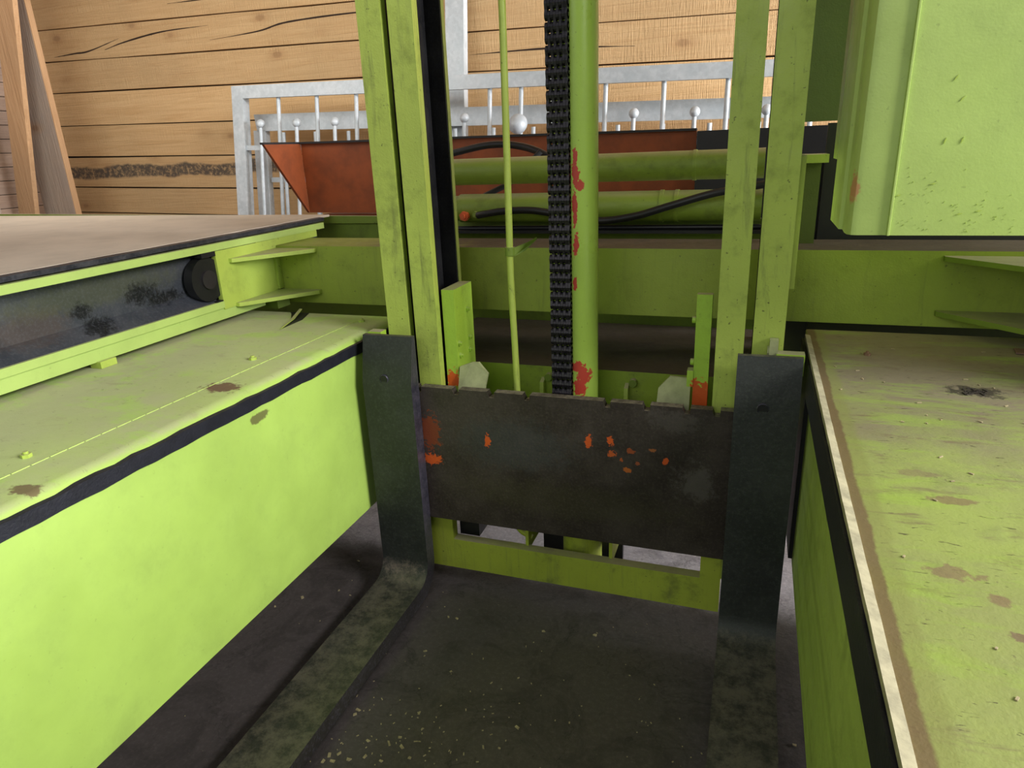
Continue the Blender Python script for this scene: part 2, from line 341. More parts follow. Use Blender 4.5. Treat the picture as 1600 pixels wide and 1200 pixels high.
# ---------------------------------------------------------------- setting: floor, walls, roof
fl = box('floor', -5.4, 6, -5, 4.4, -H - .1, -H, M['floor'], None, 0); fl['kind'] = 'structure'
TILT = math.tan(R(1.4))
wb = bpy.data.objects.new('wall_back', None); C.objects.link(wb); wb.location = (-2, 4.2, 0); wb['kind'] = 'structure'
zs = [-1.36, -1.17, -.97, -.76, -.56, -.36, -.164, .064, .291, .527, .745, .96, 1.18, 1.41, 1.64, 1.86, 2.1, 2.35]
def wall_z(x, z): return z - TILT * (x + 5.1)
X0, X1 = -5.25, 3.4
for i, (a, b) in enumerate(zip(zs, zs[1:])):
    g0 = random.uniform(.002, .006); g1 = random.uniform(.001, .006); fr = random.uniform(0, .008)
    bm = bmesh.new(); N = 14; fa = []; ba = []
    for k in range(N + 1):
        x = X0 + (X1 - X0) * k / N; j0 = random.uniform(-.0025, .0025); j1 = random.uniform(-.0025, .0025)
        za = max(wall_z(x, a) + g0 + j0, -H + .0) if i == 0 else wall_z(x, a) + g0 + j0
        if i == 0: za = -H + .001
        zb = max(wall_z(x, b) - g1 - j1, za + .01)
        fa.append((bm.verts.new((x, 4.2 + fr, za)), bm.verts.new((x, 4.2 + fr, zb)))); ba.append((bm.verts.new((x, 4.25, za)), bm.verts.new((x, 4.25, zb))))
    for k in range(N):
        bm.faces.new([fa[k][0], fa[k + 1][0], fa[k + 1][1], fa[k][1]]); bm.faces.new([ba[k][0], ba[k][1], ba[k + 1][1], ba[k + 1][0]])
        bm.faces.new([fa[k][1], fa[k + 1][1], ba[k + 1][1], ba[k][1]]); bm.faces.new([fa[k][0], ba[k][0], ba[k + 1][0], fa[k + 1][0]])
    bm.faces.new([fa[0][0], fa[0][1], ba[0][1], ba[0][0]]); bm.faces.new([fa[N][0], ba[N][0], ba[N][1], fa[N][1]])
    pl = build('plank', bm, M['plank_mould'] if i == 6 else M['plank'], wb)
    if i == 6: pl['label'] = 'plank with a black band of mould along it'
    cr = {10: [[(-5.06, .775), (-4.85, .79), (-4.7, .80), (-4.4, .865)], [(-4.55, .80), (-4.35, .84), (-4.0, .885), (-3.6, .90)], [(-3.6, .81), (-3.2, .84), (-2.95, .88), (-2.4, .90), (-1.9, .885)]],
          11: [[(-3.9, 1.05), (-3.55, 1.06), (-3.3, 1.10), (-2.8, 1.12)]], 13: [], 9: [[(-1.7, .62), (-1.2, .63), (-.7, .615)]]}.get(i, [])
    for c in cr:
        bm = bmesh.new(); prev = None; k = 24
        c3 = spline([(x, 4.1985 + fr, wall_z(x, z)) for x, z in c], 8)
        top = []; bot = []
        for q, p in enumerate(c3):
            t = q / (len(c3) - 1); wd = .0045 * math.sin(math.pi * min(max(t, .02), .98)) + random.uniform(0, .0012)
            top.append(bm.verts.new(p + Vector((0, 0, wd)))); bot.append(bm.verts.new(p - Vector((0, 0, wd))))
        top2 = [bm.verts.new(v.co + Vector((0, .004, 0))) for v in top]; bot2 = [bm.verts.new(v.co + Vector((0, .004, 0))) for v in bot]
        for q in range(len(top) - 1):
            bm.faces.new([bot[q], bot[q + 1], top[q + 1], top[q]]); bm.faces.new([top[q], top[q + 1], top2[q + 1], top2[q]]); bm.faces.new([bot[q + 1], bot[q], bot2[q], bot2[q + 1]])
        build('crack', bm, M['crack'], pl)
box('wall_backing', X0, X1, 4.252, 4.30, -H + .01, 2.2, M['black'], wb, 0)
wl = bpy.data.objects.new('wall_left', None); C.objects.link(wl); wl.location = (-5.3, 0, 0); wl['kind'] = 'structure'
z = -H + .002
while z < 2.1:
    h = .098
    box('board', -5.34, -5.30 + random.uniform(0, .006), -4, 4.19, z, z + h - .005, M['plank_side'], wl, 0); z += h
box('wall_backing', -5.37, -5.345, -4, 4.19, -H + .01, 2.1, M['black'], wl, 0)
rf = box('sky_block_roof', -5.4, 4.2, 1.3, 4.35, 2.4, 2.5, plain('roof_boards', (.42, .28, .16), .8), None, 0); rf['kind'] = 'structure'  # unseen roof put in to block sky light, front edge set for the lighting

# ---------------------------------------------------------------- forklift body
truck = thing('sideloader_forklift', 'lime green side-loading forklift body with guard boxes beside the forks, deck, cross beam and cab', 'forklift', (-.5, 2.1, -H))
# left guard box
ZT, ZB = -.517, -1.075
def rounded_box(name, xin, xout, y0, y1, mat, parent, r=.03):
    s = 1 if xin > xout else -1
    pts = [(xin, y0, ZB), (xin, y0, ZT - r)]
    for k in range(1, 5):
        t = math.pi / 2 * k / 4; pts.append((xin - s * r * (1 - math.cos(t)), y0, ZT - r + r * math.sin(t)))
    pts += [(xout, y0, ZT), (xout, y0, ZB)]
    return prism(name, pts, (0, y1 - y0, 0), mat, parent, 0, True)
gl = rounded_box('guard_box', -1.10, -1.80, -.5, 1.95, M['box_left'], truck)
gl['label'] = 'green guard box left of the forks with a black stripe'
# end piece narrowing behind the fork
def strip(name, x0, x1, ys, zt, zb, mat, parent, jit):
    bm = bmesh.new(); A = []
    for y in ys:
        a = zt(y) + random.uniform(-jit, jit); b = zb(y) + random.uniform(-jit, jit)
        A.append([bm.verts.new(p) for p in [(x0, y, b), (x1, y, b + .003), (x1, y, a - .003), (x0, y, a)]])
    for p, q in zip(A, A[1:]):
        for k in range(4): bm.faces.new([p[k], q[k], q[(k + 1) % 4], p[(k + 1) % 4]])
    bm.faces.new(A[0]); bm.faces.new(A[-1][::-1])
    return build(name, bm, mat, parent, 0, True)
ys = [-.5 + i * 2.44 / 60 for i in range(61)]
strip('black_stripe', -1.106, -1.096, ys, lambda y: -.528 - .004 * y, lambda y: -.562 - .006 * y, M['rubber'], gl, .0016)['label'] = 'black rubber stripe under the top edge'
bm = bmesh.new()
for i in range(60):
    y = -.3 + i * .037; abox(bm, -1.243 + i * .0006, -1.2405 + i * .0006, y, y + .034, ZT - .001, ZT + .0012)
build('weld_seam', bm, paint('seam_paint', (.62, .82, .22), dust=.3, speck=0), gl)
for (x, y) in [(-1.261, 1.432), (-1.27, .798), (-1.184, 1.87), (-1.27, .2)]:
    hexbolt('bolt', (x, y, ZT - .001), (0, 0, 1), .010, .008, M['green'], gl)
# torn, bent-up flap near the beam
prism('torn_slot', [(-1.398, 1.735, ZT + .0002), (-1.425, 1.80, ZT + .0002), (-1.443, 1.85, ZT + .0002), (-1.500, 1.93, ZT + .0002), (-1.518, 1.949, ZT + .0002), (-1.44, 1.949, ZT + .0002), (-1.405, 1.86, ZT + .0002)], (0, 0, .0010), M['black'], gl)
prism('bent_flap', [(-1.393, 1.728, ZT + .0015), (-1.440, 1.85, ZT + .004), (-1.478, 1.949, ZT + .012), (-1.468, 1.949, ZT + .012), (-1.428, 1.85, ZT + .004)], (0, 0, .003), M['green'], gl)
# right guard box
gr = rounded_box('guard_box', .16, 1.5, -.5, 2.02, M['box_right'], truck, .004)
gr['label'] = 'dusty green guard box right of the forks with a raised lip'
strip('edge_lip', .153, .166, ys, lambda y: ZT + .006, lambda y: ZT - .006, M['lip'], gr, .0012)
strip('black_stripe', .148, .163, [-.5 + i * 2.2 / 30 for i in range(31)], lambda y: ZT - .0065, lambda y: -.588 - .008 * y, M['rubber'], gr, .0006)
box('end_frame', .150, .172, 1.70, 2.0, ZB + .01, ZT - .02, M['black'], gr)
hexbolt('bolt', (.286, 1.789, ZT - .001), (0, 0, 1), .008, .007, plain('rusty_bolt', (.25, .15, .08), .8), gr)
def litter(bm, c, n, L, rad):
    for i in range(n):
        a = random.uniform(0, 6.28); r = random.uniform(0, rad); x, y = c[0] + r * math.cos(a) * 1.4, c[1] + r * math.sin(a)
        t = random.uniform(0, 3.14); d = Vector((math.cos(t), math.sin(t), 0)) * random.uniform(.3, 1) * L; e = Vector((-d.y, d.x, 0)).normalized() * .0012
        p = Vector((x, y, c[2])); aprism(bm, [p - d - e, p + d - e, p + d + e, p - d + e], (0, 0, .0014))
bm = bmesh.new(); litter(bm, (.455, 1.555, ZT + .0005), 22, .012, .022)
o = build('dry_debris', bm, plain('dark_litter', (.05, .04, .03), .9), gr); o['kind'] = 'stuff'
bm = bmesh.new()
for i in range(60): litter(bm, (random.uniform(.2, .9), random.uniform(.5, 1.9), ZT + .0005), 1, .005, .01)
o = build('straw_bits', bm, M['chip'], gr); o['kind'] = 'stuff'
prism('metal_scrap', [(.615, 1.86, ZT + .002), (.62, 1.895, ZT + .004), (.80, 1.86, ZT + .008), (.80, 1.83, ZT + .003)], (0, 0, .003), plain('rusty_strip', (.22, .13, .09), .7), gr)

# cross beam and its gussets
beam_m = paint('beam_paint', (.36, .455, .06), vs=.25, dust=.45, grime=.3, speck=.5, rough=.42, ramp=(0, -1.35, -.8, 0, .9), dustcol=(.12, .095, .07))  # base darkened for shade behind the mast, besides grime and dust
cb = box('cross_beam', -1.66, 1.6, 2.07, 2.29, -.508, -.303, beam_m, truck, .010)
def gusset(x, sx, z, sy=.25, sxl=.17):
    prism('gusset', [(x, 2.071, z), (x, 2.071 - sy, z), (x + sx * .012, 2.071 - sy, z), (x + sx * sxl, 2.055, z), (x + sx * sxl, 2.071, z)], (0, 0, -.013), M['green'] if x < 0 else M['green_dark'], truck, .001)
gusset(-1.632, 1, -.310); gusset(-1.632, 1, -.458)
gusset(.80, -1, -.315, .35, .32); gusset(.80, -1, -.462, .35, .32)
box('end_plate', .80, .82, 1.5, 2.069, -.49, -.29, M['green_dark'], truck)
# left chassis rail: black web between green flanges
rail = thing('tmp', '', '', (0, 0, 0)); bpy.data.objects.remove(rail)
cr_ = box('chassis_rail', -1.70, -1.685, -.4, 2.40, -.455, -.275, M['web'], truck, 0); cr_['label'] = 'chassis rail with oil-stained black web'
box('top_flange', -1.80, -1.63, -.4, 2.38, -.276, -.254, M['green_face'], cr_, .002)
box('bottom_flange', -1.80, -1.63, -.4, 1.765, -.462, -.440, M['green_face'], cr_, .002)
prism('web_fillet', [(-1.686, -.4, -.44), (-1.64, -.4, -.44), (-1.686, -.4, -.405)], (0, 2.15, 0), M['web'], cr_)
box('lower_strap', -1.80, -1.636, -.4, 1.97, -.4995, -.463, M['green_face'], cr_, .002)
box('spacer_tab', -1.66, -1.622, 1.27, 1.32, -.5165, -.498, M['green'], cr_, .001)
box('spacer_block', -1.66, -1.60, 1.99, 2.06, -.5165, -.462, M['green_dark'], cr_, .004)
box('rail_end_plate', -1.65, -1.632, 1.765, 2.069, -.468, -.278, M['green'], truck, .002)
box('rail_top_lip', -1.652, -1.634, 1.97, 2.33, -.302, -.266, M['green'], truck, .002)
ro = bmesh.new(); acyl(ro, (-1.672, 1.725, -.362), (-1.640, 1.725, -.362), .070, 28); ro_ = build('guide_roller', ro, M['hose'], cr_, .004, True)
cyl('roller_hub', (-1.641, 1.725, -.362), (-1.634, 1.725, -.362), .03, plain('worn_steel', (.05, .045, .05), .4, .5), cr_)
box('roller_frame', -1.66, -1.632, 1.705, 1.766, -.292, -.277, M['black'], cr_, .002)
box('roller_frame', -1.66, -1.632, 1.735, 1.766, -.452, -.436, M['black'], cr_, .002)
box('weld_joint', -1.650, -1.622, 2.045, 2.069, -.455, -.315, M['green'], truck, .006)
# deck
dk = prism('deck', [(-1.66, -.4, -.244), (-5.0, -.4, -.244), (-5.0, 2.47, -.225), (-1.66, 2.47, -.240)], (0, 0, .008), M['deck'], truck)
dk['label'] = 'brown dusty sheet-metal deck'
strip('deck_edge', -1.668, -1.640, [-.4 + i * 2.80 / 40 for i in range(41)], lambda y: -.234, lambda y: -.253, M['deck_edge'], dk, .0008)
prism('deck_back_lip', [(-3.9, 2.49, -.27), (-3.9, 2.49, -.214), (-1.345, 2.49, -.243), (-1.345, 2.49, -.27)], (0, .02, 0), M['green_dark'], truck)
# dark sub-frame between deck end and mast
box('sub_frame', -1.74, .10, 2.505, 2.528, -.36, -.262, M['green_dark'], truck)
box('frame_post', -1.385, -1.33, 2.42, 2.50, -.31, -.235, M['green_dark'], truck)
# lower channel behind the mast
lc = box('lower_channel', -1.05, .10, 1.95, 2.52, -.84, -.654, paint('lower_channel_paint', (.30, .42, .04), dust=1., grime=.5, ramp=(1, 1.9, 2.0, .6, .8), dustcol=DARKDUST), truck, .012)
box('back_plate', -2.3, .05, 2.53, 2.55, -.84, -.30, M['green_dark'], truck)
for x in (-.60, -.335):
    prism('rib', [(x, 1.949, -.69), (x, 1.925, -.70), (x, 1.915, -.80), (x, 1.949, -.80)], (.012, 0, 0), M['green'], lc)
    cyl('rib_bolt', (x + .025, 1.95, -.685), (x + .025, 1.93, -.685), .012, M['green_dark'], lc, 12)
# horizontal rams
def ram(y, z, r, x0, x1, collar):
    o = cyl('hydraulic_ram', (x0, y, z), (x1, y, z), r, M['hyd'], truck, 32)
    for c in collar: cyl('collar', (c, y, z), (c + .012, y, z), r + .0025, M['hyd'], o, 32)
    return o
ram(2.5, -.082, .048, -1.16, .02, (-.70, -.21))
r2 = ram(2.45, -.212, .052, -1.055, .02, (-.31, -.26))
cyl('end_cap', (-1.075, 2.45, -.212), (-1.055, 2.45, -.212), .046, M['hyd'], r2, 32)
hexbolt('orange_plug', (-1.02, 2.402, -.235), (0, -1, .0), .018, .022, M['orange_bolt'], r2)
hexbolt('hose_fitting', (-.975, 2.40, -.230), (0, -1, .0), .012, .016, M['hyd'], r2)
tube('hydraulic_hose', [(-.965, 2.385, -.232), (-.93, 2.375, -.226), (-.85, 2.37, -.216), (-.74, 2.37, -.216), (-.60, 2.37, -.240), (-.50, 2.37, -.252), (-.38, 2.36, -.236), (-.27, 2.36, -.205), (-.12, 2.37, -.165), (.05, 2.40, -.14)], .0125, M['hose'], truck)
tube('hydraulic_hose', [(-1.22, 2.75, -.015), (-1.05, 2.75, .012), (-.92, 2.74, .005), (-.80, 2.70, -.03), (-.70, 2.68, -.10), (-.66, 2.66, -.2), (-.66, 2.64, -.3)], .014, M['hose'], truck)
tube('hydraulic_hose', [(-1.12, 2.6, -.22), (-1.0, 2.60, -.17), (-.9, 2.62, -.12), (-.80, 2.66, -.02)], .011, M['hose'], truck)
tube('black_pipe', [(-1.1, 2.44, -.286), (-.5, 2.44, -.284), (.1, 2.44, -.282)], .009, M['hose'], truck)
box('black_sill', -1.2, .05, 2.40, 2.52, -.300, -.290, M['black'], truck)
# bits right of the mast
box('side_stay', .100, .170, 2.20, 2.225, -.303, -.075, paint('stay_paint', (.10, .14, .02)), truck)
box('rail_side_plate', .0925, .106, 1.80, 1.95, -.36, -.045, M['mast'], truck, .002)
box('stay_bracket', .098, .182, 2.13, 2.24, -.074, -.052, M['green'], truck, .002)
box('engine_bay', -.255, 1.5, 3.16, 3.34, -.9, .034, M['black'], truck)['label'] = 'black engine housing behind the mast'
box('dark_backing', .055, .30, 2.40, 2.42, -.84, -.06, M['black'], truck)
box('rear_panel', .06, 1.5, 2.30, 2.33, .036, 1.2, paint('rear_panel_paint', (.09, .13, .03), dust=.3), truck)  # dark green with the shade behind the cab put into its colour
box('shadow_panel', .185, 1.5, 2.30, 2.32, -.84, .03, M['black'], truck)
# cab box
prof = [(.169, 1.78), (.169, 1.60), (.176, 1.595), (.174, 1.54), (.176, 1.515), (.182, 1.503), (.192, 1.500), (.243, 1.500), (.2445, 1.492), (.2475, 1.492), (.249, 1.497), (1.5, 1.497), (1.5, 1.78)]
cab = prism('cab', [(x, y, -.190) for x, y in prof], (0, 0, 1.35), M['cab'], truck, 0, True)
cab['label'] = 'green sheet-metal cab box with a vertical ridge'
box('cab_side_flange', .168, .20, 1.781, 1.86, -.055, 1.1, M['cab'], cab, .004)
strip_m = M['cab']
bm = bmesh.new()
for (x, z, a) in [(.32, .085, 1.0), (.318, -.02, 1.3), (.345, -.02, 1.3), (.335, .05, .9), (.255, -.115, .3), (.31, -.095, .2), (.36, -.15, .25), (.39, -.145, .25)]:
    d = Vector((math.cos(a), 0, math.sin(a))) * .006; e = Vector((-d.z, 0, d.x)) * .22
    p = Vector((x, 1.4966, z)); aprism(bm, [p - d, p + e, p + d, p - e], (0, -.0015, 0))
for i in range(70):
    x = random.uniform(.26, .46); z = -.185 + abs(random.gauss(0, .06)); a = random.uniform(0, 3.1); s_ = random.uniform(.0005, .0013)
    d = Vector((math.cos(a), 0, math.sin(a))) * s_; e = Vector((-d.z, 0, d.x)) * .5
    p = Vector((x, 1.4968, z)); aprism(bm, [p - d, p + e, p + d, p - e], (0, -.0014, 0))
build('paint_blisters', bm, M['green'], cab)['kind'] = 'stuff'

# ---------------------------------------------------------------- mast
mast = thing('forklift_mast', 'two-stage upright green lifting mast with black-greased channels behind the forks', 'mast', (-.46, 1.84, -1.303))
ZM0, ZM1 = -1.30, 1.0
Y0, Y1 = 1.74, 1.94
def channel(name, xf0, xf1, xw0, xw1, z0, tf=.030, tb=.02, y0=Y0, y1=Y1):
    o = box(name, xf0, xf1, y0, y0 + tf, z0, ZM1, M['mast'], mast, .004)
    box('channel_web', xw0, xw1, y0 + tf + .0005, y1 - tb - .005, z0, ZM1, M['channel_black'], o, 0)
    box('grease_layer', xf0, xf1 - .002, y1 - tb - .0045, y1 - tb - .0006, z0, ZM1, M['channel_black'], o, 0)
    box('back_flange', xf0, xf1, y1 - tb, y1, z0, ZM1, paint('grimy_edge', (.20, .24, .04), grime=.9) if not bpy.data.materials.get('grimy_edge') else bpy.data.materials['grimy_edge'], o, .002)
    return o
channel('outer_mast_rail', -1.012, -.943, -1.010, -.985, -1.20)
ir = channel('inner_mast_rail', -.922, -.852, -.922, -.902, -1.19)
channel('inner_mast_rail', -.070, -.002, -.018, -.004, -1.19)
channel('outer_mast_rail', .018, .091, .068, .090, -1.20)
bm = bmesh.new(); abox(bm, -.9018, -.897, 1.84, 1.905, -1.1, ZM1); build('wear_strip', bm, M['channel_black'], ir)
# bottom cross member with window
cmb = bmesh.new()
abox(cmb, -.930, -.018, 1.738, 1.772, -1.303, -1.196)
abox(cmb, -.930, -.850, 1.738, 1.772, -1.196, -1.10); abox(cmb, -.075, -.018, 1.738, 1.772, -1.196, -1.10)
cm = build('bottom_cross_member', cmb, M['crossm'], mast)
box('base_flange', -.93, -.018, 1.773, 1.792, -1.230, -1.212, M['crossm'], mast, .002)
for x in (-.612, -.345): box('foot_rib', x, x + .010, 1.765, 1.90, -1.212, -1.08, M['crossm'], mast, .001)
box('stop_block', -.848, -.78, 1.79, 1.87, -1.205, -1.05, M['hose'], mast, .008)
tube('bent_pipe', [(-.66, 1.80, -1.0), (-.655, 1.80, -1.12), (-.64, 1.80, -1.165), (-.60, 1.80, -1.185)], .009, M['crossm'], mast)
box('outer_foot', -.60, -.33, 1.92, 1.94, -1.30, -1.10, M['black'], mast)
cyl('cylinder_foot', (-.450, 1.86, -1.27), (-.450, 1.86, -1.05), .062, M['crossm'], mast, 32)
lcy = cyl('lift_cylinder', (-.458, 1.85, -1.05), (-.458, 1.85, ZM1), .0585, M['cylinder'], mast, 48)
lcy['label'] = 'green lift cylinder with red chipped paint'
# feed pipe
pp = tube('feed_pipe', [(-.634, 1.80, .62), (-.632, 1.80, .35), (-.634, 1.80, .1), (-.637, 1.80, -.2), (-.638, 1.80, -.35), (-.634, 1.80, -.55), (-.632, 1.80, -.70), (-.630, 1.80, -1.0)], .0095, M['mast'], mast, 12, 4)
pc = bmesh.new(); acyl(pc, (-.6375, 1.80, -.285), (-.6375, 1.80, -.262), .014, 14); build('pipe_clamp', pc, M['green_dark'], pp, 0, True)
prism('clamp_tab', [(-.626, 1.797, -.288), (-.626, 1.797, -.264), (-.59, 1.82, -.250), (-.572, 1.84, -.240), (-.572, 1.84, -.247), (-.60, 1.815, -.275)], (0, .004, 0), M['green_dark'], pp)
# leaf chain
ch = thing('leaf_chain', '', '', (-.484, 1.772, -.69)); del ch['label']; del ch['category']; place(ch, mast); 
PITCH = .0254
def plate_pts(x, z0, z1, y, r):
    pts = []
    for k in range(7): t = math.pi * k / 6; pts.append((x, y + r * math.cos(t), z1 + r * math.sin(t)))
    pts.append((x, y - r * .72, (z0 + z1) / 2))
    for k in range(7): t = math.pi + math.pi * k / 6; pts.append((x, y + r * math.cos(t), z0 + r * math.sin(t)))
    pts.append((x, y + r * .72, (z0 + z1) / 2))
    return pts
def link_mesh(par):
    bm = bmesh.new(); xs = [-.0285 + .0072 * k for k in range(8)]
    for k, x in enumerate(xs):
        if k % 2 == par or (par == 0 and k == 7): aprism(bm, plate_pts(x, 0, PITCH, 0, .0118), (.0066, 0, 0))
    acyl(bm, (-.0295, 0, 0), (.0295, 0, 0), .0048, 8)
    bmesh.ops.recalc_face_normals(bm, faces=bm.faces)
    me = bpy.data.meshes.new('chain_link'); bm.to_mesh(me); bm.free(); me.materials.append(M['chain']); return me
lm = [link_mesh(0), link_mesh(1)]
nl = int((ZM1 + .72) / PITCH)
for i in range(nl):
    o = bpy.data.objects.new('chain_link', lm[i % 2]); C.objects.link(o); o.parent = ch
    o.location = (0, 0, -.03 + i * PITCH)

# ---------------------------------------------------------------- fork carriage
car = thing('fork_carriage', 'blackened notched steel carriage plate with orange paint flecks between the two forks', 'carriage', (-.46, 1.71, -1.1))
def notch_x(px): return px
nx = [(-.912, -.900), (-.800, -.778), (-.691, -.668), (-.583, -.561), (-.352, -.332), (-.246, -.225), (-.142, -.121), (-.066, -.046)]
top = -.660
pts = [(-.975, 1.70, -1.10), (.07, 1.70, -1.10), (.07, 1.70, top)]
for a, b in nx[::-1]:
    pts += [(b, 1.70, top), (b, 1.70, top - .017), (a + .006, 1.70, top - .017), (a, 1.70, top - .004), (a, 1.70, top)]
pts += [(-.975, 1.70, top)]
cp = prism('carriage_plate', pts, (0, .028, 0), M['plate'], car, 0)
# side brackets (angle irons riding in the inner rails)
def bracket(x0, x1, side):
    o = box('side_bracket', x0, x1, 1.775, 1.912, -1.0, -.383, M['bracket'], car, .004)
    for (y, z) in [(1.868, -.459), (1.875, -.549), (1.870, -.587), (1.792, -.547), (1.796, -.586)]:
        hexbolt('bolt', (x1 - .001, y, z), (1, 0, 0), .009, .007, M['bracket'], o)
    return o
bl = bracket(-.846, -.808, 1); bl['label'] = 'left bracket with a row of bolts'
br = box('side_bracket', -.124, -.085, 1.775, 1.80, -1.0, -.375, M['bracket'], car, .004)
for z in (-.445, -.56): cyl('bolt', (-.125, 1.788, z), (-.134, 1.788, z), .009, M['bracket'], br, 12)
box('bolt_head', -.140, -.124, 1.77, 1.80, -.625, -.58, M['bracket'], br, .003)
prism('stop_tab', [(-.803, 1.745, -.70), (-.803, 1.775, -.615), (-.765, 1.775, -.600), (-.742, 1.775, -.598), (-.712, 1.77, -.630), (-.722, 1.745, -.70)], (0, .010, 0), M['tab'], car, .001)
prism('stop_tab', [(-.218, 1.755, -.70), (-.214, 1.77, -.635), (-.185, 1.775, -.602), (-.130, 1.775, -.604), (-.130, 1.755, -.70)], (0, .010, 0), M['tab'], car, .001)
# upper hook bar ends showing behind each fork
hb = box('hook_bar', .075, .140, 1.705, 1.738, -.555, -.502, M['bracket'], car, .002)
box('hook_pin', .058, .078, 1.712, 1.737, -.515, -.470, M['tab'], hb, .003)
bm = bmesh.new(); acyl(bm, (.054, 1.725, -.50), (.062, 1.725, -.50), .012, 12); build('hook_washer', bm, M['tab'], hb)
box('hook_bar', -1.062, -1.020, 1.705, 1.738, -.545, -.500, M['bracket'], car, .002)

# ---------------------------------------------------------------- forks
def fork(x0, x1, label):
    t = thing('fork', label, 'fork', ((x0 + x1) / 2, 1.67, -1.352))
    YF, YB, ZTOP, ZTINE, ZBOT = 1.65, 1.697, -.503, -1.300, -1.350
    def arc(cy, cz, r, a0, a1, n=6): return [(cy + r * math.cos(a0 + (a1 - a0) * k / n), cz + r * math.sin(a0 + (a1 - a0) * k / n)) for k in range(n + 1)]
    pr = [(YB, ZTOP), (YB - .016, ZTOP), (YF, -.640)]
    pr += arc(YF - .065, ZTINE + .065, .065, 0, -math.pi / 2)          # inner heel
    pr += [(-.05, ZTINE - .012), (-.10, ZTINE - .035), (-.10, ZBOT)]
    pr += arc(YB - .10, ZBOT + .10, .10, -math.pi / 2, 0)              # outer heel
    bm = bmesh.new(); a = [bm.verts.new((x0, y, z)) for y, z in pr]; b = [bm.verts.new((x1, y, z)) for y, z in pr]
    n = len(a); fs = [bm.faces.new(a), bm.faces.new(b[::-1])]
    for i in range(n): bm.faces.new([a[i], b[i], b[(i + 1) % n], a[(i + 1) % n]])
    sh = build('fork_body', bm, M['fork_steel'], t, .0025, True)
    sh.data.materials.append(M['fork_edge'])
    for p in sh.data.polygons:
        if p.normal.x > .9: p.material_index = 1
    bm = bmesh.new(); cx = (x0 + x1) / 2 - .008; zc = -.628
    # recessed locking pin hole: dark socket with a ring
    acyl(bm, (cx, 1.664, zc), (cx, 1.6512, zc), .0125, 16)
    o = build('pin_hole', bm, M['black'], t, 0, True)
    bm = bmesh.new()
    for k in range(16):
        a0, a1 = 2 * math.pi * k / 16, 2 * math.pi * (k + 1) / 16
        q = [(cx + r * math.cos(a_), 1.652 + (.002 if r > .013 else 0), zc + r * math.sin(a_)) for a_, r in ((a0, .0125), (a1, .0125), (a1, .0145), (a0, .0145))]
        aprism(bm, q, (0, -.002, 0))
    build('hole_rim', bm, M['fork_edge'], t)
    return t
fork(-1.066, -.905, 'dark steel fork on the left, its dusty tine running out past the left guard box')
fork(-.014, .136, 'dark steel fork on the right, standing close beside the right guard box')

# ---------------------------------------------------------------- orange bucket
bk = thing('loader_bucket', 'orange-red open steel bucket lying in front of the galvanised fence panels', 'bucket', (-1.25, 3.2, -.30))
prism('back_sheet', [(-2.27, 3.2, .060), (-.26, 3.2, .036), (-.26, 3.2, -.31), (-2.27, 3.2, -.289)], (0, .02, 0), M['orange'], bk)
prism('end_sheet', [(-2.27, 3.199, .060), (-2.27, 2.905, .060), (-2.27, 3.199, -.289)], (-.014, 0, 0), M['orange'], bk)
prism('rim', [(-2.29, 2.90, .060), (-2.27, 2.90, .060), (-2.27, 3.185, .060), (-.26, 3.185, .036), (-.26, 3.225, .036), (-2.29, 3.225, .060)], (0, 0, .010), M['black'], bk)
box('skid', -2.2, -.4, 3.221, 3.32, -.9, -.30, M['orange'], bk)
box('skid_foot', -2.2, -.4, 3.222, 3.34, -H, -.9, M['black'], bk)

# ---------------------------------------------------------------- galvanised fence panels leaning on the wall
def fz(x, z): return z - (x + 3.1) * .0265
def sbar(bm, x, y, z0, z1, s): abox(bm, x - s, x + s, y - s, y + s, z0, z1)
fence1 = thing('fence_panel', 'front galvanised fence panel with round bars and ball-topped short bars, standing before the wall', 'fence', (-1.6, 3.8, -H))
YA = 3.80
prism('top_rail', [(-3.15, YA, fz(-3.15, .430)), (.6, YA, fz(.6, .430)), (.6, YA, fz(.6, .355)), (-3.065, YA, fz(-3.065, .355))], (0, .05, 0), M['galv'], fence1, .004)
prism('side_post', [(-3.15, YA, .430), (-3.067, YA, .357), (-3.072, YA, -H), (-3.15, YA, -H)], (0, .06, 0), M['galv'], fence1, .004)
prism('lower_rail', [(-3.11, YA + .012, .078), (.6, YA + .012, fz(.6, .078)), (.6, YA + .012, fz(.6, .050)), (-3.11, YA + .012, .050)], (0, .03, 0), M['galv'], fence1, .002)
xb = [-2.822, -2.545, -2.272, -2.0, -1.725, -1.42, -1.24, -1.065, -.775, -.505]
x = -2.822
longs = [-2.822, -2.545, -2.272, -1.99, -1.72, -1.427, -1.245, -1.068, -.78, -.48, -.17, .12]
for x in longs:
    cyl('fence_bar', (x, YA + .028, fz(x, .36)), (x, YA + .028, -H + .05), .0125, M['galv'], fence1, 12)
shorts = [-2.945, -2.68, -2.41, -2.13, -1.86, -1.57, -.625, -.320, .02]
for x in shorts:
    o = cyl('short_bar', (x, YA + .005, fz(x, .19)), (x, YA + .005, -H + .05), .0115, M['galv'], fence1, 12)
    bm = bmesh.new(); bmesh.ops.create_uvsphere(bm, u_segments=20, v_segments=12, radius=.0262, matrix=Matrix.Translation((x + .001, YA + .005, fz(x, .205))))
    build('ball_finial', bm, M['galv'], o, 0, True)
bm = bmesh.new(); bmesh.ops.create_uvsphere(bm, u_segments=28, v_segments=16, radius=.052, matrix=Matrix.Translation((-1.245, YA - .02, .118)))
build('large_ball', bm, M['galv'], fence1, 0, True)
box('bottom_rail', -3.2, .6, YA, YA + .05, -H, -H + .08, M['galv'], fence1)
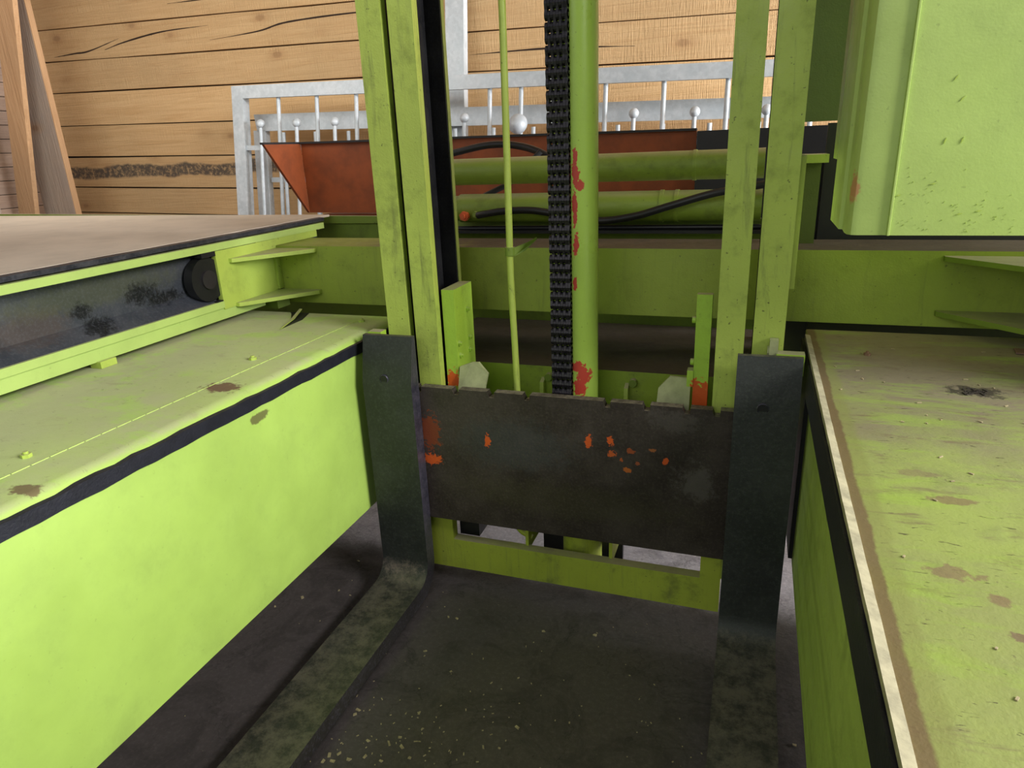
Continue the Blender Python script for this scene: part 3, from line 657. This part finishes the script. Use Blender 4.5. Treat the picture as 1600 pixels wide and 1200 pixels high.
fence2 = thing('fence_panel', 'rear galvanised fence panel with a tall post, half hidden behind the ball-topped panel', 'fence', (-1.6, 3.98, -H))
YC = 3.96
prism('top_rail', [(-3.14, YC, fz(-3.14, .268)), (.6, YC, fz(.6, .275)), (.6, YC, fz(.6, .175)), (-3.12, YC, fz(-3.12, .165))], (0, .05, 0), M['galv'], fence2, .004)
prism('side_post', [(-3.15, YC, .17), (-3.06, YC, .17), (-3.06, YC, -H), (-3.15, YC, -H)], (0, .05, 0), M['galv'], fence2, .004)
prism('tall_post', [(-1.785, YC + .052, .99), (-1.67, YC + .052, .99), (-1.67, YC + .052, -H), (-1.785, YC + .052, -H)], (0, .06, 0), M['galv'], fence2, .004)
prism('mid_rail', [(-3.04, YC + .01, -.125), (.6, YC + .01, -.20), (.6, YC + .01, -.23), (-3.04, YC + .01, -.155)], (0, .03, 0), M['galv'], fence2, .002)
for k in range(14):
    x = -2.93 + k * .243 if k else -2.93
    z1 = fz(x, .155)
    cyl('fence_bar', (x, YC + .02, z1), (x, YC + .02, -H + .03), .0125, M['galv'], fence2, 12)

def lean(root, zref, k):
    seen = set()
    for o in root.children_recursive:
        if o.data in seen: continue
        seen.add(o.data); z0 = 0; q = o
        while q is not None: z0 += q.location.z; q = q.parent
        for v in o.data.vertices: v.co.y += k * (v.co.z + z0 - H - zref)
lean(fence1, .43, .17); lean(fence2, .27, .14)

# ---------------------------------------------------------------- timber leaning at the left
tag(prism('timber_post', [(-4.615, 3.6, 1.6), (-4.44, 3.6, 1.6), (-4.90, 3.6, -.45), (-5.06, 3.6, -.45)], (0, .035, 0), M['timber'], None, .004),
    'sandy rough-sawn timber beam leaning almost upright in front of the left wall', 'timber').name = 'timber_beam'
b0 = bpy.data.objects['timber_beam']
tag(box('wide_board', -4.93, -4.632, 3.725, 3.77, -H, 1.7, M['timber_grey']),
    'wide grey-brown weathered board with a pale sawn edge, standing behind the sandy beam', 'board')
box('sawn_edge', -4.6315, -4.625, 3.726, 3.769, -H + .001, 1.7, M['timber'], bpy.data.objects['wide_board'], 0)
tag(box('grey_post', -5.20, -5.06, 3.4, 3.5, -H, 1.8, M['timber_grey']), 'grey upright post at the far left edge beside the sandy beam', 'post')

# ---------------------------------------------------------------- wood chips on the floor
def ground(px, py):
    d = (cam_matrix(R(19.8), R(70.78), R(-2.42)).to_3x3() @ Vector(((px - 800) / 1060, -(py - 600) / 1060, -1))); k = -H / d.z
    return d.x * k, d.y * k
big = [(849, 987, 7), (930, 993, 9), (808, 1137, 9), (625, 1153, 7), (608, 1162, 8), (628, 1168, 9), (705, 1050, 5), (664, 1018, 8), (701, 965, 6), (714, 967, 6), (472, 934, 9), (560, 877, 6),
       (560, 1110, 8), (555, 1117, 7), (655, 1115, 7), (728, 1110, 4), (545, 1187, 8), (570, 1183, 8), (515, 1180, 8), (520, 1190, 8), (430, 948, 6), (530, 923, 6), (735, 880, 5), (595, 1190, 6),
       (1242, 1165, 6), (780, 1170, 5), (755, 1168, 6), (755, 1030, 4), (890, 1130, 4), (575, 1158, 7), (640, 1185, 6), (810, 1060, 4), (505, 1190, 8), (530, 1178, 7), (660, 1140, 5)]
for px, py, s in big:
    x, y = ground(px, py); s = s * .0011 * 1.0; a = random.uniform(0, 3.14)
    pts = []
    for k in range(4):
        t = math.pi / 4 + 2 * math.pi * k / 4 + random.uniform(-.25, .25); rx, ry = s * random.uniform(.6, 1.2), s * .6 * random.uniform(.6, 1.1)
        u, v = rx * math.cos(t), ry * math.sin(t); pts.append((x + u * math.cos(a) - v * math.sin(a), y + u * math.sin(a) + v * math.cos(a), -H + .0005))
    own = {(849, 987): 'round pinkish chip lying alone below the middle of the green cross member', (930, 993): 'oblong pale chip right of the lone round one, below the cross member',
           (808, 1137): 'bright yellowish rectangular chip near the bottom centre of the floor', (664, 1018): 'pale chip just off the right edge of the left tine',
           (472, 934): 'pale chip on the dark floor between the left guard box and the left tine', (1242, 1165): 'small chip between the right tine and the right guard box'}
    tag(prism('wood_chip', pts, (0, 0, .0025), M['chip']), own.get((px, py), 'small pale wood chip lying on the dark floor around the forks'), 'wood chip', 'wood chips scattered on the floor')
bm = bmesh.new()
for i in range(150):
    px = random.gauss(600, 120) if i % 2 else random.uniform(480, 1100); py = random.uniform(900, 1200) if i % 3 else random.uniform(1080, 1200)
    x, y = ground(px, py); litter(bm, (x, y, -H + .0004), 1, random.uniform(.001, .005), .02)
o = tag(build('sawdust_litter', bm, M['chip']), 'fine sawdust and splinters strewn over the dark floor between the forks', 'sawdust'); o['kind'] = 'stuff'
